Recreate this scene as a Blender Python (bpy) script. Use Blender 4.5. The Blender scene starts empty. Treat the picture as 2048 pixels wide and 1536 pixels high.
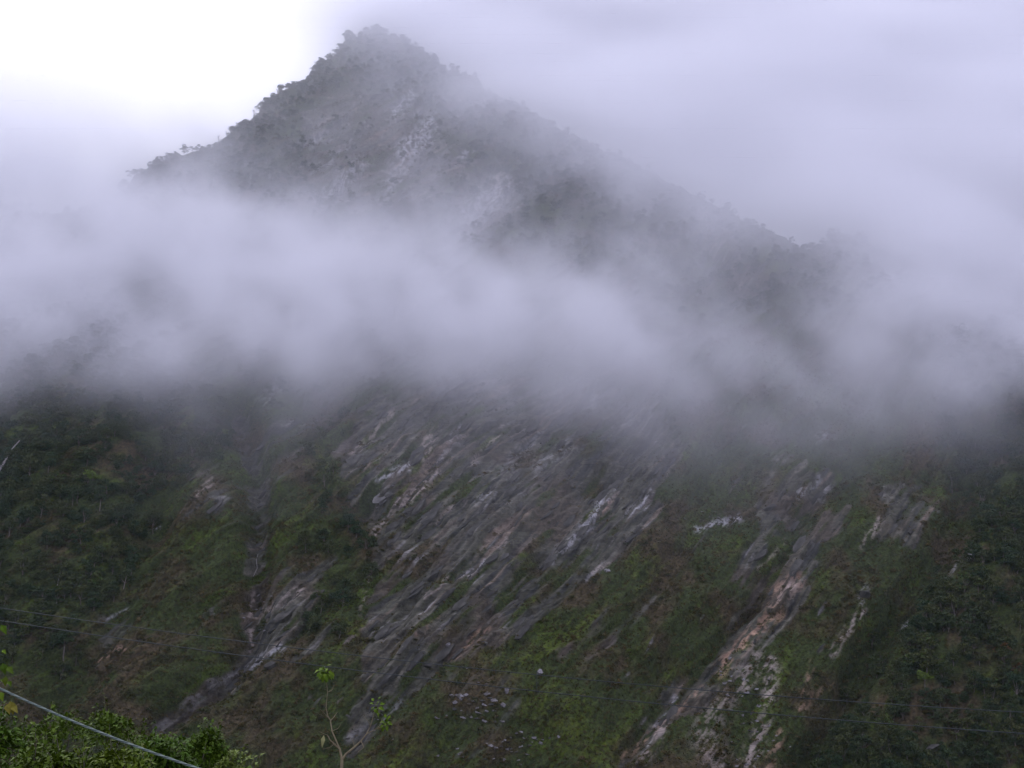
import bpy, math, random
import numpy as np
from mathutils import Vector, Matrix, Euler

random.seed(7)
rng = np.random.default_rng(7)
S = bpy.context.scene
C = S.collection
rad = math.radians

# ------------------------------------------------------------------ camera
PITCH = rad(12.0)
cam_d = bpy.data.cameras.new('camera'); cam_d.lens = 35; cam_d.sensor_width = 36
cam_d.clip_start = 0.1; cam_d.clip_end = 12000
cam = bpy.data.objects.new('camera', cam_d); C.objects.link(cam)
cam.location = (0, 0, 0); cam.rotation_euler = (rad(90) + PITCH, 0, 0)
S.camera = cam

# ------------------------------------------------------------------ sky, sun, exposure
SUN_AZ = rad(-38.0)      # to the left of the view, from +Y
SUN_EL = rad(42.0)
w = bpy.data.worlds.new('World'); S.world = w; w.use_nodes = True
wn = w.node_tree; wn.nodes.clear()
out = wn.nodes.new('ShaderNodeOutputWorld')
bg = wn.nodes.new('ShaderNodeBackground'); bg.inputs['Strength'].default_value = 0.10
sky = wn.nodes.new('ShaderNodeTexSky'); sky.sky_type = 'NISHITA'; sky.sun_disc = False
sky.sun_elevation = SUN_EL; sky.sun_rotation = SUN_AZ
sky.air_density = 1.0; sky.dust_density = 4.0; sky.altitude = 600
sdir = Vector((math.sin(SUN_AZ) * math.cos(SUN_EL), math.cos(SUN_AZ) * math.cos(SUN_EL), math.sin(SUN_EL)))
tc = wn.nodes.new('ShaderNodeTexCoord')
dot = wn.nodes.new('ShaderNodeVectorMath'); dot.operation = 'DOT_PRODUCT'; dot.inputs[1].default_value = sdir
nrm = wn.nodes.new('ShaderNodeVectorMath'); nrm.operation = 'NORMALIZE'
wn.links.new(tc.outputs['Generated'], nrm.inputs[0]); wn.links.new(nrm.outputs[0], dot.inputs[0])
# overcast: an even cloud deck, brighter round the place where the sun stands behind it
ramp = wn.nodes.new('ShaderNodeMapRange'); ramp.interpolation_type = 'SMOOTHSTEP'
ramp.inputs['From Min'].default_value = 0.30; ramp.inputs['From Max'].default_value = 1.0
wn.links.new(dot.outputs['Value'], ramp.inputs['Value'])
cl = wn.nodes.new('ShaderNodeMix'); cl.data_type = 'RGBA'
cl.inputs[6].default_value = (9.3, 9.3, 13.1, 1); cl.inputs[7].default_value = (13.0, 13.0, 16.0, 1)
wn.links.new(ramp.outputs['Result'], cl.inputs[0])
mx = wn.nodes.new('ShaderNodeMix'); mx.data_type = 'RGBA'; mx.inputs[0].default_value = 0.88
cn = wn.nodes.new('ShaderNodeTexNoise'); cn.inputs['Scale'].default_value = 2.2; cn.inputs['Detail'].default_value = 5
wn.links.new(nrm.outputs[0], cn.inputs['Vector'])
cm = wn.nodes.new('ShaderNodeMapRange'); cm.inputs['From Min'].default_value = .3; cm.inputs['From Max'].default_value = .7
cm.inputs['To Min'].default_value = .88; cm.inputs['To Max'].default_value = 1.12
cs = wn.nodes.new('ShaderNodeVectorMath'); cs.operation = 'SCALE'
wn.links.new(cn.outputs[0], cm.inputs['Value']); wn.links.new(cl.outputs[2], cs.inputs[0]); wn.links.new(cm.outputs[0], cs.inputs['Scale'])
wn.links.new(sky.outputs[0], mx.inputs[6]); wn.links.new(cs.outputs[0], mx.inputs[7])
wn.links.new(mx.outputs[2], bg.inputs['Color']); wn.links.new(bg.outputs[0], out.inputs['Surface'])

sun_d = bpy.data.lights.new('sun', 'SUN'); sun_d.energy = 1.2; sun_d.angle = rad(25); sun_d.color = (1.0, 0.97, 0.93)
sun = bpy.data.objects.new('sun', sun_d); C.objects.link(sun)
sun.rotation_euler = (-sdir).to_track_quat('-Z', 'Y').to_euler()

S.view_settings.view_transform = 'Standard'; S.view_settings.look = 'None'
S.view_settings.exposure = 0.1; S.view_settings.gamma = 1.0; S.view_settings.use_curve_mapping = False
S.render.engine = 'CYCLES'
cy = S.cycles
cy.use_denoising = True; cy.denoising_input_passes = 'RGB_ALBEDO_NORMAL'; cy.denoising_prefilter = 'ACCURATE'; cy.use_adaptive_sampling = True; cy.adaptive_threshold = 0.02
cy.max_bounces = 12; cy.volume_bounces = 7; cy.diffuse_bounces = 2; cy.glossy_bounces = 1
cy.transmission_bounces = 2; cy.transparent_max_bounces = 4
cy.volume_step_rate = 3.0; cy.volume_preview_step_rate = 3.0; cy.volume_max_steps = 256

# ------------------------------------------------------------------ numeric helpers
F = 2048 * 35 / 36.0
cP, sP = math.cos(PITCH), math.sin(PITCH)

def project(P):
    """where a world point is seen in the 2048 x 1536 photograph (used to look up the surveyed map of the slope)"""
    d = P[..., 1] * cP + P[..., 2] * sP
    d = np.where(np.abs(d) < 1e-3, 1e-3, d)
    u = 1024 + F * P[..., 0] / d
    v = 768 - F * (-P[..., 1] * sP + P[..., 2] * cP) / d
    return u, v

def raydir(u, v):
    a = (np.asarray(u, float) - 1024) / F; b = (768 - np.asarray(v, float)) / F
    return np.stack([a + 0 * b, cP - b * sP + 0 * a, sP + b * cP + 0 * a], -1)

def hash3(i, j, k, seed):
    h = (i.astype(np.int64) * 374761393 + j.astype(np.int64) * 668265263 + k.astype(np.int64) * 2147483647 + seed * 974634777) & 0xffffffff
    h = ((h ^ (h >> 13)) * 1274126177) & 0xffffffff
    return h ^ (h >> 16)

GR = np.array([[1,1,0],[-1,1,0],[1,-1,0],[-1,-1,0],[1,0,1],[-1,0,1],[1,0,-1],[-1,0,-1],[0,1,1],[0,-1,1],[0,1,-1],[0,-1,-1],[1,1,0],[-1,1,0],[0,-1,1],[0,-1,-1]], np.float32)

def perlin(x, y, z=0.0, seed=0):
    x, y, z = np.broadcast_arrays(np.asarray(x, np.float32), np.asarray(y, np.float32), np.asarray(z, np.float32))
    xi, yi, zi = np.floor(x), np.floor(y), np.floor(z)
    fx, fy, fz = x - xi, y - yi, z - zi
    u, v, w_ = (f * f * f * (f * (f * 6 - 15) + 10) for f in (fx, fy, fz))
    r = 0
    flat = not np.any(fz)
    for dz in ((0,) if flat else (0, 1)):
        for dy in (0, 1):
            for dx in (0, 1):
                g = GR[hash3(xi + dx, yi + dy, zi + dz, seed) & 15]
                n = g[..., 0] * (fx - dx) + g[..., 1] * (fy - dy) + g[..., 2] * (fz - dz)
                wt = (u if dx else 1 - u) * (v if dy else 1 - v)
                if not flat: wt = wt * (w_ if dz else 1 - w_)
                r = r + n * wt
    return r * 1.4

def fbm(x, y, z=0.0, o=4, seed=0, gain=0.5, lac=2.03):
    r, a, t = 0, 1.0, 0.0
    for k in range(o):
        r = r + a * perlin(x, y, z, seed + k * 17); t += a
        a *= gain; x = x * lac + 3.1; y = y * lac + 7.7; z = z * lac if np.any(z) else z
    return r / t

def ridged(x, y, o=3, seed=0):
    r, a, t = 0, 1.0, 0.0
    for k in range(o):
        r = r + a * (1 - 2 * np.abs(perlin(x, y, 0.0, seed + k * 13))); t += a
        a *= 0.5; x = x * 2.1; y = y * 2.1
    return r / t

def sstep(a, b, x):
    t = np.clip((x - a) / (b - a), 0, 1)
    return t * t * (3 - 2 * t)

def seg_dist(u, v, pts):
    d = np.full(u.shape, 1e9)
    for (x0, y0), (x1, y1) in zip(pts[:-1], pts[1:]):
        dx, dy = x1 - x0, y1 - y0
        t = np.clip(((u - x0) * dx + (v - y0) * dy) / (dx * dx + dy * dy + 1e-9), 0, 1)
        d = np.minimum(d, np.hypot(u - x0 - t * dx, v - y0 - t * dy))
    return d

def poly_sd(u, v, pts):
    inside = np.zeros(u.shape, bool)
    n = len(pts)
    for i in range(n):
        x0, y0 = pts[i]; x1, y1 = pts[(i + 1) % n]
        c = ((y0 > v) != (y1 > v)) & (u < (x1 - x0) * (v - y0) / ((y1 - y0) + 1e-9) + x0)
        inside ^= c
    d = seg_dist(u, v, list(pts) + [pts[0]])
    return np.where(inside, d, -d)

# ------------------------------------------------------------------ object helpers
def setp(o, label=None, cat=None, group=None, kind=None):
    if label: o['label'] = label
    if cat: o['category'] = cat
    if group: o['group'] = group
    if kind: o['kind'] = kind
    return o

def link(name, data, parent=None, loc=None):
    o = bpy.data.objects.new(name, data); C.objects.link(o)
    if parent: o.parent = parent
    if loc is not None: o.location = loc
    return o

def np_mesh(name, V, Fq, mat=None, smooth=False):
    me = bpy.data.meshes.new(name)
    V = np.asarray(V, np.float32); Fq = np.asarray(Fq, np.int32)
    k = Fq.shape[1]
    me.vertices.add(len(V)); me.vertices.foreach_set('co', V.ravel())
    me.loops.add(Fq.size); me.loops.foreach_set('vertex_index', Fq.ravel())
    me.polygons.add(len(Fq)); me.polygons.foreach_set('loop_start', np.arange(len(Fq), dtype=np.int32) * k)
    me.update(calc_edges=True)
    me.polygons.foreach_set('use_smooth', np.full(len(Fq), smooth))
    if mat: me.materials.append(mat)
    return me

def tube(pts, radii, n=6):
    """verts, quads of a tapering tube along pts"""
    V, Q = [], []
    pts = [Vector(p) for p in pts]
    prev = None
    for i, p in enumerate(pts):
        d = (pts[min(i + 1, len(pts) - 1)] - pts[max(i - 1, 0)]).normalized()
        a = prev if prev is not None else (Vector((1, 0, 0)) if abs(d.x) < 0.9 else Vector((0, 1, 0)))
        b = d.cross(a).normalized(); a = b.cross(d).normalized(); prev = a
        for k in range(n):
            t = 2 * math.pi * k / n
            V.append(p + (a * math.cos(t) + b * math.sin(t)) * radii[i])
        if i:
            o = (i - 1) * n
            for k in range(n): Q.append((o + k, o + (k + 1) % n, o + n + (k + 1) % n, o + n + k))
    return [tuple(v) for v in V], Q

def merge(parts):
    V, Q, o = [], [], 0
    for v, q in parts:
        V += list(v); Q += [tuple(i + o for i in f) for f in q]; o += len(v)
    return V, Q

# ------------------------------------------------------------------ materials
def new_mat(name):
    m = bpy.data.materials.new(name); m.use_nodes = True
    nt = m.node_tree; b = nt.nodes['Principled BSDF']
    b.inputs['Roughness'].default_value = 0.9
    b.inputs['Specular IOR Level'].default_value = 0.2
    return m, nt, b

def leaf_mat(name, cols, rough=0.65, spec=0.3, trans=0.0):
    """foliage; every plant draws its own tone from the row of colours, every leaf varies a little round it"""
    m, nt, b = new_mat(name)
    oi = nt.nodes.new('ShaderNodeObjectInfo'); ge = nt.nodes.new('ShaderNodeNewGeometry')
    cr = nt.nodes.new('ShaderNodeValToRGB'); cr.color_ramp.elements.remove(cr.color_ramp.elements[0])
    for i, c in enumerate(cols):
        e = cr.color_ramp.elements[0] if i == 0 else cr.color_ramp.elements.new(0)
        e.position = i / max(1, len(cols) - 1); e.color = (c[0] * 1.04, c[1] * 1.12, c[2] * .55, 1)
    ad = nt.nodes.new('ShaderNodeMath'); ad.operation = 'MULTIPLY_ADD'; ad.inputs[1].default_value = 0.35
    sc = nt.nodes.new('ShaderNodeMath'); sc.operation = 'MULTIPLY'; sc.inputs[1].default_value = 0.75
    nt.links.new(oi.outputs['Random'], sc.inputs[0])
    nt.links.new(ge.outputs['Random Per Island'], ad.inputs[0]); nt.links.new(sc.outputs[0], ad.inputs[2])
    nt.links.new(ad.outputs[0], cr.inputs[0]); nt.links.new(cr.outputs[0], b.inputs['Base Color'])
    b.inputs['Roughness'].default_value = rough; b.inputs['Specular IOR Level'].default_value = spec
    return m

def bark_mat(name, c0, c1, scale=6):
    m, nt, b = new_mat(name)
    t = nt.nodes.new('ShaderNodeTexCoord'); n = nt.nodes.new('ShaderNodeTexNoise'); n.inputs['Scale'].default_value = scale
    n.inputs['Detail'].default_value = 5
    mp = nt.nodes.new('ShaderNodeMapping'); mp.inputs['Scale'].default_value = (1, 1, 0.25)
    r = nt.nodes.new('ShaderNodeValToRGB'); r.color_ramp.elements[0].position = .35; r.color_ramp.elements[1].position = .65
    r.color_ramp.elements[0].color = (*c0, 1); r.color_ramp.elements[1].color = (*c1, 1)
    nt.links.new(t.outputs['Object'], mp.inputs[0]); nt.links.new(mp.outputs[0], n.inputs['Vector'])
    nt.links.new(n.outputs[0], r.inputs[0]); nt.links.new(r.outputs[0], b.inputs['Base Color'])
    bp = nt.nodes.new('ShaderNodeBump'); bp.inputs['Strength'].default_value = .5; bp.inputs['Distance'].default_value = .02
    nt.links.new(n.outputs[0], bp.inputs['Height']); nt.links.new(bp.outputs[0], b.inputs['Normal'])
    return m

# ------------------------------------------------------------------ THE MOUNTAIN
SL = rad(50.0); Y0, Z0 = 430.0, -150.0
tn = math.tan(SL)
NRM = np.array([0, -math.sin(SL), math.cos(SL)])

def on_slope(u, v):
    """point of the mean slope plane that is seen at (u, v) in the photograph"""
    d = raydir(u, v)
    k = (Z0 - Y0 * tn) / (d[..., 2] - tn * d[..., 1])
    return d * k[..., None]

CREST = [(-700, 330), (-500, 240), (-300, 300), (-100, 380), (0, 410), (120, 430), (215, 405), (245, 385), (270, 352), (330, 318), (390, 306), (440, 290),
         (480, 262), (515, 240), (530, 212), (575, 182), (625, 152), (640, 130), (678, 98), (698, 80), (735, 66), (765, 62), (800, 80), (850, 112), (890, 134),
         (930, 148), (985, 188), (1045, 216), (1110, 252), (1180, 292), (1250, 322), (1330, 362), (1420, 405), (1500, 450), (1560, 478), (1620, 505),
         (1680, 470), (1760, 500), (1860, 520), (1980, 470), (2080, 380), (2300, 300), (2600, 330), (2800, 400)]
NU, NV, NB, NL = 1180, 620, 14, 12
us = np.linspace(-520, 2580, NU)
vc = np.interp(us, [c[0] for c in CREST], [c[1] for c in CREST])
vc = vc + 12 * fbm(us / 36, 0 * us, seed=3, o=3)
tt = np.linspace(0, 1, NV)[:, None]
vv = 1640 + (vc[None, :] - 1640) * tt
uu = np.broadcast_to(us[None, :], vv.shape)
P = on_slope(uu, vv)

def slope_uv(P):
    return P[..., 0], (P[..., 2] - Z0) / math.sin(SL)

STR = math.atan2(1.25, 1.0)                   # the strata run up to the right
def strata(x, s):
    c, sn = math.cos(STR), math.sin(STR)
    return x * sn - s * c, x * c + s * sn     # across, along

X, SS = slope_uv(P)
U0, V0 = uu, vv
pa, pl = strata(X, SS)
pa = pa + 7 * fbm(X / 120, SS / 120, o=2, seed=41) + .9 * fbm(X / 22, SS / 22, o=2, seed=43)      # the beds are gently buckled

SLABS = [
    ([(740, 790), (1000, 740), (1330, 820), (1370, 930), (1310, 1050), (1200, 1150), (1080, 1255), (960, 1330), (850, 1350), (745, 1400), (725, 1230), (760, 1080), (690, 1010), (670, 920)], 1.0),
    ([(1560, 910), (1650, 970), (1690, 1050), (1630, 1150), (1570, 1260), (1490, 1330), (1380, 1440), (1250, 1540), (1220, 1540), (1330, 1410), (1440, 1270), (1495, 1100), (1525, 980)], .9),
    ([(1760, 990), (1850, 960), (1880, 1040), (1810, 1110), (1740, 1100)], .8),
    ([(600, 230), (760, 180), (900, 240), (960, 330), (880, 400), (700, 420), (600, 350)], .8),
    ([(900, 480), (1010, 340), (1040, 400), (980, 500)], .9),
    ([(1140, 780), (1220, 750), (1230, 810), (1170, 850)], .7),
    ([(1380, 480), (1450, 480), (1500, 560), (1430, 560)], .6),
    ([(420, 1000), (480, 990), (490, 1080), (430, 1110)], .6),
    ([(560, 1150), (680, 1120), (640, 1200), (560, 1280), (400, 1420), (300, 1450), (470, 1320)], .8),
    ([(200, 1230), (275, 1215), (250, 1290), (190, 1340)], .6),
    ([(560, 830), (640, 850), (620, 920), (560, 980), (510, 900)], .6),
    ([(720, 1400), (780, 1400), (760, 1500), (690, 1500)], .6),
    ([(880, 1370), (1000, 1330), (1060, 1400), (1010, 1540), (900, 1540), (930, 1450)], .4),
    ([(1100, 1320), (1300, 1180), (1340, 1210), (1140, 1370)], .45),
    ([(380, 970), (440, 940), (450, 975), (390, 990)], .7),
]
GULLY = [((478, 830), (508, 930), (520, 1000), (515, 1100), (508, 1190), (498, 1290), (430, 1370), (320, 1450)),
         ((1290, 880), (1180, 1000), (1090, 1110), (960, 1260), (860, 1340), (700, 1500)),
         ((1660, 960), (1590, 1080), (1480, 1250), (1340, 1400), (1240, 1530)),
         ((1960, 900), (1900, 1090), (1800, 1230), (1690, 1400), (1600, 1540)),
         ((300, 700), (330, 900), (300, 1100), (200, 1300), (100, 1420)),
         ((900, 150), (980, 380), (900, 500))]
GW = [30, 22, 22, 40, 50, 40]; GD = [16, 7, 7, 16, 12, 10]

wu = 26 * fbm(pa / 11, pl / 45, o=4, seed=51, gain=.6) + 20 * fbm(X / 30, SS / 30, o=3, seed=52); wv = 26 * fbm(pa / 11, pl / 45, o=4, seed=61, gain=.6) + 24 * fbm(X / 30, SS / 30, o=3, seed=62)
Uw, Vw = U0 + wu, V0 + wv
rock = np.zeros(U0.shape)
for pts, k in SLABS:
    sd = poly_sd(Uw, Vw, pts)
    rock = np.maximum(rock, k * sstep(-18, 16, sd))
for g, gw in zip(GULLY[:3], GW):
    rock = np.maximum(rock, .95 * sstep(gw * 1.2, gw * .3, seg_dist(U0 + .45 * wu, V0 + .45 * wv, g)))
# strips of turf survive between the bedding planes, strips of bare rock cross the turf
n_strip = fbm(pa / 7.0, pl / 110.0, o=4, seed=71)
n_patch = fbm(X / 22.0, SS / 22.0, o=3, seed=81)
rockm = np.clip(rock * (0.74 + 1.6 * n_strip + .75 * n_patch), 0, 1)
rockm = np.maximum(rockm, sstep(.40, .62, n_strip + .5 * n_patch - .12 * (U0 < 420) - .15 * (U0 > 1750)) * .7)
rockm = sstep(.28, .62, rockm)

R = 16 * fbm(X / 170, SS / 170, o=3, seed=5) * (1 - .65 * sstep(520, 300, U0)) + 7.5 * ridged(pa / 42 + .5 * fbm(X / 60, SS / 60, seed=4), pl / 190, o=3, seed=9)
R += 2.8 * ridged(pa / 11.0, pl / 110.0, o=3, seed=21)
R += (1.4 * rockm + .35) * fbm(pa / 4.0, pl / 13.0, o=3, seed=31) * 1.6
R += .9 * rockm * np.clip(fbm(pa / 2.2, pl / 22.0, o=2, seed=35) * 3, -1, 1)
for g, gw, gd in zip(GULLY, GW, GD):
    R -= gd * np.exp(-(seg_dist(U0 + 10 * n_patch, V0, g) / gw) ** 2)
R += 8 * np.exp(-(((U0 - 120) / 230) ** 2 + ((V0 - 860) / 260) ** 2))          # the wooded spur on the left
R += 18 * np.exp(-(((U0 - 1990) / 160) ** 2 + ((V0 - 1250) / 300) ** 2))         # the wooded spur on the right
R -= 14 * np.exp(-(((U0 - 740) / 40) ** 2 + ((V0 - 1020) / 25) ** 2))
top = np.clip(1 - tt, 0, 1)
R *= (0.35 + .65 * sstep(0, .06, top))
P = P + NRM * R[..., None]
Uf, Vf = project(P)

# base colours of the ground: turf, dead grass, slate, broken pale and rusty rock
def mixc(a, b, k): return a + (np.asarray(b) - a) * k[..., None]
g1 = fbm(X / 35, SS / 35, o=4, seed=101); g2 = fbm(pa / 10, pl / 40, o=4, seed=111); g3 = fbm(X / 3.5, SS / 3.5, o=3, seed=121)
col = np.zeros(P.shape) + np.array([.036, .048, .011])
col = mixc(col, [.066, .050, .024], sstep(-.1, .35, g1 + .5 * g2))
col = mixc(col, [.060, .086, .010], .8 * sstep(.1, .5, g2 - .4 * g1))
GRASS = [([(1320, 1130), (1250, 1190), (1150, 1270), (1050, 1350)], 26, .5), ([(1000, 1340), (1120, 1440), (1200, 1530)], 70, .45),
         ([(740, 1290), (700, 1270)], 50, .6), ([(1600, 960), (1400, 980)], 50, .3), ([(1250, 950), (1180, 1040)], 12, .6),
         ([(900, 1500), (750, 1530)], 50, .5), ([(640, 900), (640, 1000)], 40, .5), ([(900, 960), (800, 1030)], 20, .4)]
for pts, wd, k in GRASS:
    col = mixc(col, [.078, .100, .010], k * sstep(wd, wd * .2, seg_dist(Uw, Vw, pts)) * sstep(-.3, .3, g2 + g3))
slate = np.zeros(P.shape) + np.array([.080, .077, .054])
slate = mixc(slate, [.136, .128, .096], sstep(-.05, .45, fbm(pa / 3.0, pl / 140.0, o=4, seed=131)))
slate = mixc(slate, [.050, .050, .043], sstep(.05, .4, fbm(pa / 2.4, pl / 110.0, o=3, seed=141)))
slate = mixc(slate, [.20, .155, .115], .9 * sstep(.18, .5, fbm(pa / 6.0, pl / 120.0, o=4, seed=151)))
slate = mixc(slate, [.33, .315, .295], .6 * sstep(.34, .60, fbm(pa / 2.6, pl / 40.0, o=4, seed=161) + .25 * n_patch))
slate = slate * (1 + .45 * fbm(X / 28, SS / 28, o=3, seed=181))[..., None]
slate = mixc(slate, [.085, .066, .045], .7 * sstep(.05, .4, fbm(X / 45, SS / 45, o=3, seed=191)))
col = mixc(col, slate, rockm)
PALE = [  # bare streaks: course, width, colour (0 white, 1 cream, 2 rust), strength
    ([(790, 820), (740, 875), (700, 905)], 7, 1, .8), ([(872, 866), (845, 915)], 9, 1, .9), ([(918, 850), (870, 930)], 6, 0, .6), ([(1005, 855), (945, 925)], 6, 1, .7),
    ([(812, 932), (762, 958)], 10, 0, .9), ([(872, 938), (835, 985), (800, 1012)], 12, 1, .9), ([(805, 1012), (750, 1065)], 7, 1, .6), ([(1195, 795), (1180, 810)], 10, 0, .6),
    ([(1232, 985), (1170, 1050), (1088, 1132)], 8, 0, 1.), ([(1235, 985), (1200, 1030)], 5, 2, .7), ([(1302, 982), (1255, 1030)], 8, 0, .9), ([(1475, 1032), (1400, 1060)], 10, 0, .8),
    ([(1010, 1080), (970, 1125), (925, 1155)], 9, 1, .7), ([(970, 1120), (930, 1150)], 6, 0, .9), ([(900, 1160), (850, 1192)], 5, 1, .8), ([(985, 985), (950, 1005)], 9, 0, .6),
    ([(935, 1000), (860, 1050)], 5, 1, .6), ([(820, 190), (790, 230)], 16, 0, .8), ([(860, 240), (800, 330)], 20, 0, .8), ([(720, 330), (640, 400)], 18, 0, .7), ([(800, 340), (770, 400)], 14, 0, .7), ([(1000, 380), (900, 470)], 34, 0, .7), ([(970, 1252), (905, 1315)], 9, 2, .8), ([(885, 1238), (835, 1268)], 5, 2, .8), ([(1762, 1040), (1722, 1095)], 8, 1, .7),
    ([(1005, 365), (960, 420), (925, 465)], 18, 0, .9), ([(1005, 345), (985, 370)], 8, 1, .8), ([(850, 270), (810, 300)], 22, 0, .9), ([(700, 290), (625, 345)], 9, 0, .5), ([(645, 262), (610, 300)], 9, 0, .5), ([(1440, 490), (1400, 500)], 9, 1, .6),
    ([(945, 300), (915, 320)], 8, 0, .8), ([(1490, 570), (1470, 578)], 7, 1, .6), ([(1130, 560), (1080, 600)], 12, 0, .5), ([(560, 770), (530, 800)], 16, 0, .5),
    ([(1590, 1160), (1560, 1180), (1552, 1220), (1515, 1262), (1478, 1298), (1440, 1335)], 17, 2, 1.), ([(1580, 1168), (1560, 1200)], 14, 1, .8),
    ([(1510, 1320), (1480, 1370)], 22, 1, .7), ([(1545, 1330), (1540, 1400)], 16, 1, .8), ([(1440, 1400), (1410, 1470), (1440, 1530)], 30, 1, .5), ([(1530, 1440), (1495, 1520)], 18, 1, .8),
    ([(1560, 1470), (1530, 1535)], 9, 2, .7), ([(1400, 1375), (1330, 1440), (1245, 1515)], 9, 2, .7), ([(1330, 1450), (1290, 1520)], 14, 1, .7), ([(1350, 1395), (1310, 1450)], 5, 0, .7),
    ([(1725, 1215), (1690, 1270), (1665, 1310)], 8, 1, .8), ([(1820, 1240), (1795, 1280)], 6, 0, .5), ([(1625, 1330), (1610, 1390)], 8, 2, .6), ([(1665, 1370), (1600, 1420)], 7, 2, .6),
    ([(1735, 1178), (1722, 1200)], 9, 0, .5), ([(600, 1180), (540, 1220), (500, 1260)], 12, 1, .6), ([(505, 1180), (500, 1300)], 4, 1, .9), ([(560, 1290), (500, 1330)], 9, 0, .5),
    ([(250, 1300), (190, 1325)], 6, 2, .9), ([(258, 1220), (212, 1240)], 5, 0, .5), ([(430, 960), (395, 990)], 5, 1, .6), ([(320, 1055), (295, 1065)], 5, 0, .8),
    ([(200, 875), (150, 880)], 5, 1, .5), ([(1640, 955), (1600, 1000)], 6, 0, .5), ([(1570, 1080), (1520, 1130)], 6, 1, .5), ([(1960, 1095), (1890, 1165)], 6, 0, .5), ([(1645, 868), (1635, 875)], 8, 0, .6),
    ([(730, 1150), (720, 1230)], 7, 1, .5), ([(1215, 1125), (1190, 1140)], 7, 1, .7), ([(1060, 880), (1010, 940)], 16, 0, .35), ([(1140, 890), (1080, 930)], 18, 0, .35),
    ([(320, 1450), (420, 1380), (560, 1290)], 14, 0, .3), ([(800, 1400), (700, 1480)], 10, 0, .3)]
PC = [np.array([.42, .41, .40]), np.array([.36, .30, .255]), np.array([.34, .225, .15])]
rag = fbm(pa / 2.4, pl / 9.0, o=4, seed=171, gain=.65)
pale = np.zeros(U0.shape)
for pts, wd, ci, k in PALE:
    m = k * sstep(wd * 1.6, wd * .1, seg_dist(Uf + wu * .4, Vf + wv * .4, pts)) * sstep(-.12, .22, rag)
    col = mixc(col, PC[ci], m); pale = np.maximum(pale, m)
col *= (1 + .25 * g3)[..., None]
rockm = np.maximum(rockm, pale)

# the far side of the crest and the foot that runs down into the valley
crest = P[-1]; foot = P[0]
back = [crest + np.array([0, 14 * k ** 1.6, -9 * k ** 1.55]) for k in range(1, NB + 1)]
low = [foot + np.array([0, -9.0 * k, -9.5 * k]) + NRM * (3 * fbm(foot[:, 0] / 20, 0 * foot[:, 0] + k * .3, seed=8))[:, None] * (k > 0) for k in range(NL, 0, -1)]
ALL = np.concatenate([np.stack(low), P, np.stack(back)], 0)
NR = ALL.shape[0]
cpad = np.zeros((NR, NU, 3)) + np.array([.04, .042, .025]); cpad[NL:NL + NV] = col
rpad = np.zeros((NR, NU)); rpad[NL:NL + NV] = rockm
ii = np.arange(NR * NU).reshape(NR, NU)
quads = np.stack([ii[:-1, :-1], ii[:-1, 1:], ii[1:, 1:], ii[1:, :-1]], -1).reshape(-1, 4)

mt, nt, b = new_mat('slope_ground')
at = nt.nodes.new('ShaderNodeAttribute'); at.attribute_name = 'ground_colour'
rk = nt.nodes.new('ShaderNodeAttribute'); rk.attribute_name = 'rock'
tcn = nt.nodes.new('ShaderNodeTexCoord')
mp = nt.nodes.new('ShaderNodeMapping'); mp.inputs['Rotation'].default_value = (-SL, 0, 0)
mp.vector_type = 'POINT'
mp2 = nt.nodes.new('ShaderNodeMapping'); mp2.inputs['Rotation'].default_value = (0, 0, -STR); mp2.inputs['Scale'].default_value = (.07, 1, 1)
nt.links.new(tcn.outputs['Object'], mp.inputs[0]); nt.links.new(mp.outputs[0], mp2.inputs[0])
n1 = nt.nodes.new('ShaderNodeTexNoise'); n1.inputs['Scale'].default_value = .9; n1.inputs['Detail'].default_value = 4
n2 = nt.nodes.new('ShaderNodeTexNoise'); n2.inputs['Scale'].default_value = .7; n2.inputs['Detail'].default_value = 5
nt.links.new(mp2.outputs[0], n1.inputs['Vector']); nt.links.new(tcn.outputs['Object'], n2.inputs['Vector'])
mp3 = nt.nodes.new('ShaderNodeMapping'); mp3.inputs['Rotation'].default_value = (0, 0, -STR); mp3.inputs['Scale'].default_value = (.09, .5, .5)
nt.links.new(mp.outputs[0], mp3.inputs[0])
vo = nt.nodes.new('ShaderNodeTexVoronoi'); vo.inputs['Scale'].default_value = 1.0; vo.inputs['Randomness'].default_value = 1.0
nt.links.new(mp3.outputs[0], vo.inputs['Vector'])
sv = nt.nodes.new('ShaderNodeSeparateColor'); nt.links.new(vo.outputs['Color'], sv.inputs[0])
vm_ = nt.nodes.new('ShaderNodeMapRange'); vm_.inputs['To Min'].default_value = .3; vm_.inputs['To Max'].default_value = .68      # every block of the broken beds has its own tone
nt.links.new(sv.outputs[0], vm_.inputs['Value'])
av = nt.nodes.new('ShaderNodeMix'); av.data_type = 'FLOAT'; av.inputs[0].default_value = .5
nt.links.new(n1.outputs[0], av.inputs[2]); nt.links.new(vm_.outputs[0], av.inputs[3])
mrk = nt.nodes.new('ShaderNodeMix'); mrk.data_type = 'FLOAT'
nt.links.new(rk.outputs['Fac'], mrk.inputs[0]); nt.links.new(n2.outputs[0], mrk.inputs[2]); nt.links.new(av.outputs[0], mrk.inputs[3])
mr = nt.nodes.new('ShaderNodeMapRange'); mr.inputs['From Min'].default_value = .3; mr.inputs['From Max'].default_value = .7
mr.inputs['To Min'].default_value = .45; mr.inputs['To Max'].default_value = 1.6
nt.links.new(mrk.outputs[0], mr.inputs['Value'])
mul = nt.nodes.new('ShaderNodeVectorMath'); mul.operation = 'SCALE'
nt.links.new(at.outputs['Color'], mul.inputs[0]); nt.links.new(mr.outputs[0], mul.inputs['Scale'])
nt.links.new(mul.outputs[0], b.inputs['Base Color'])
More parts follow.
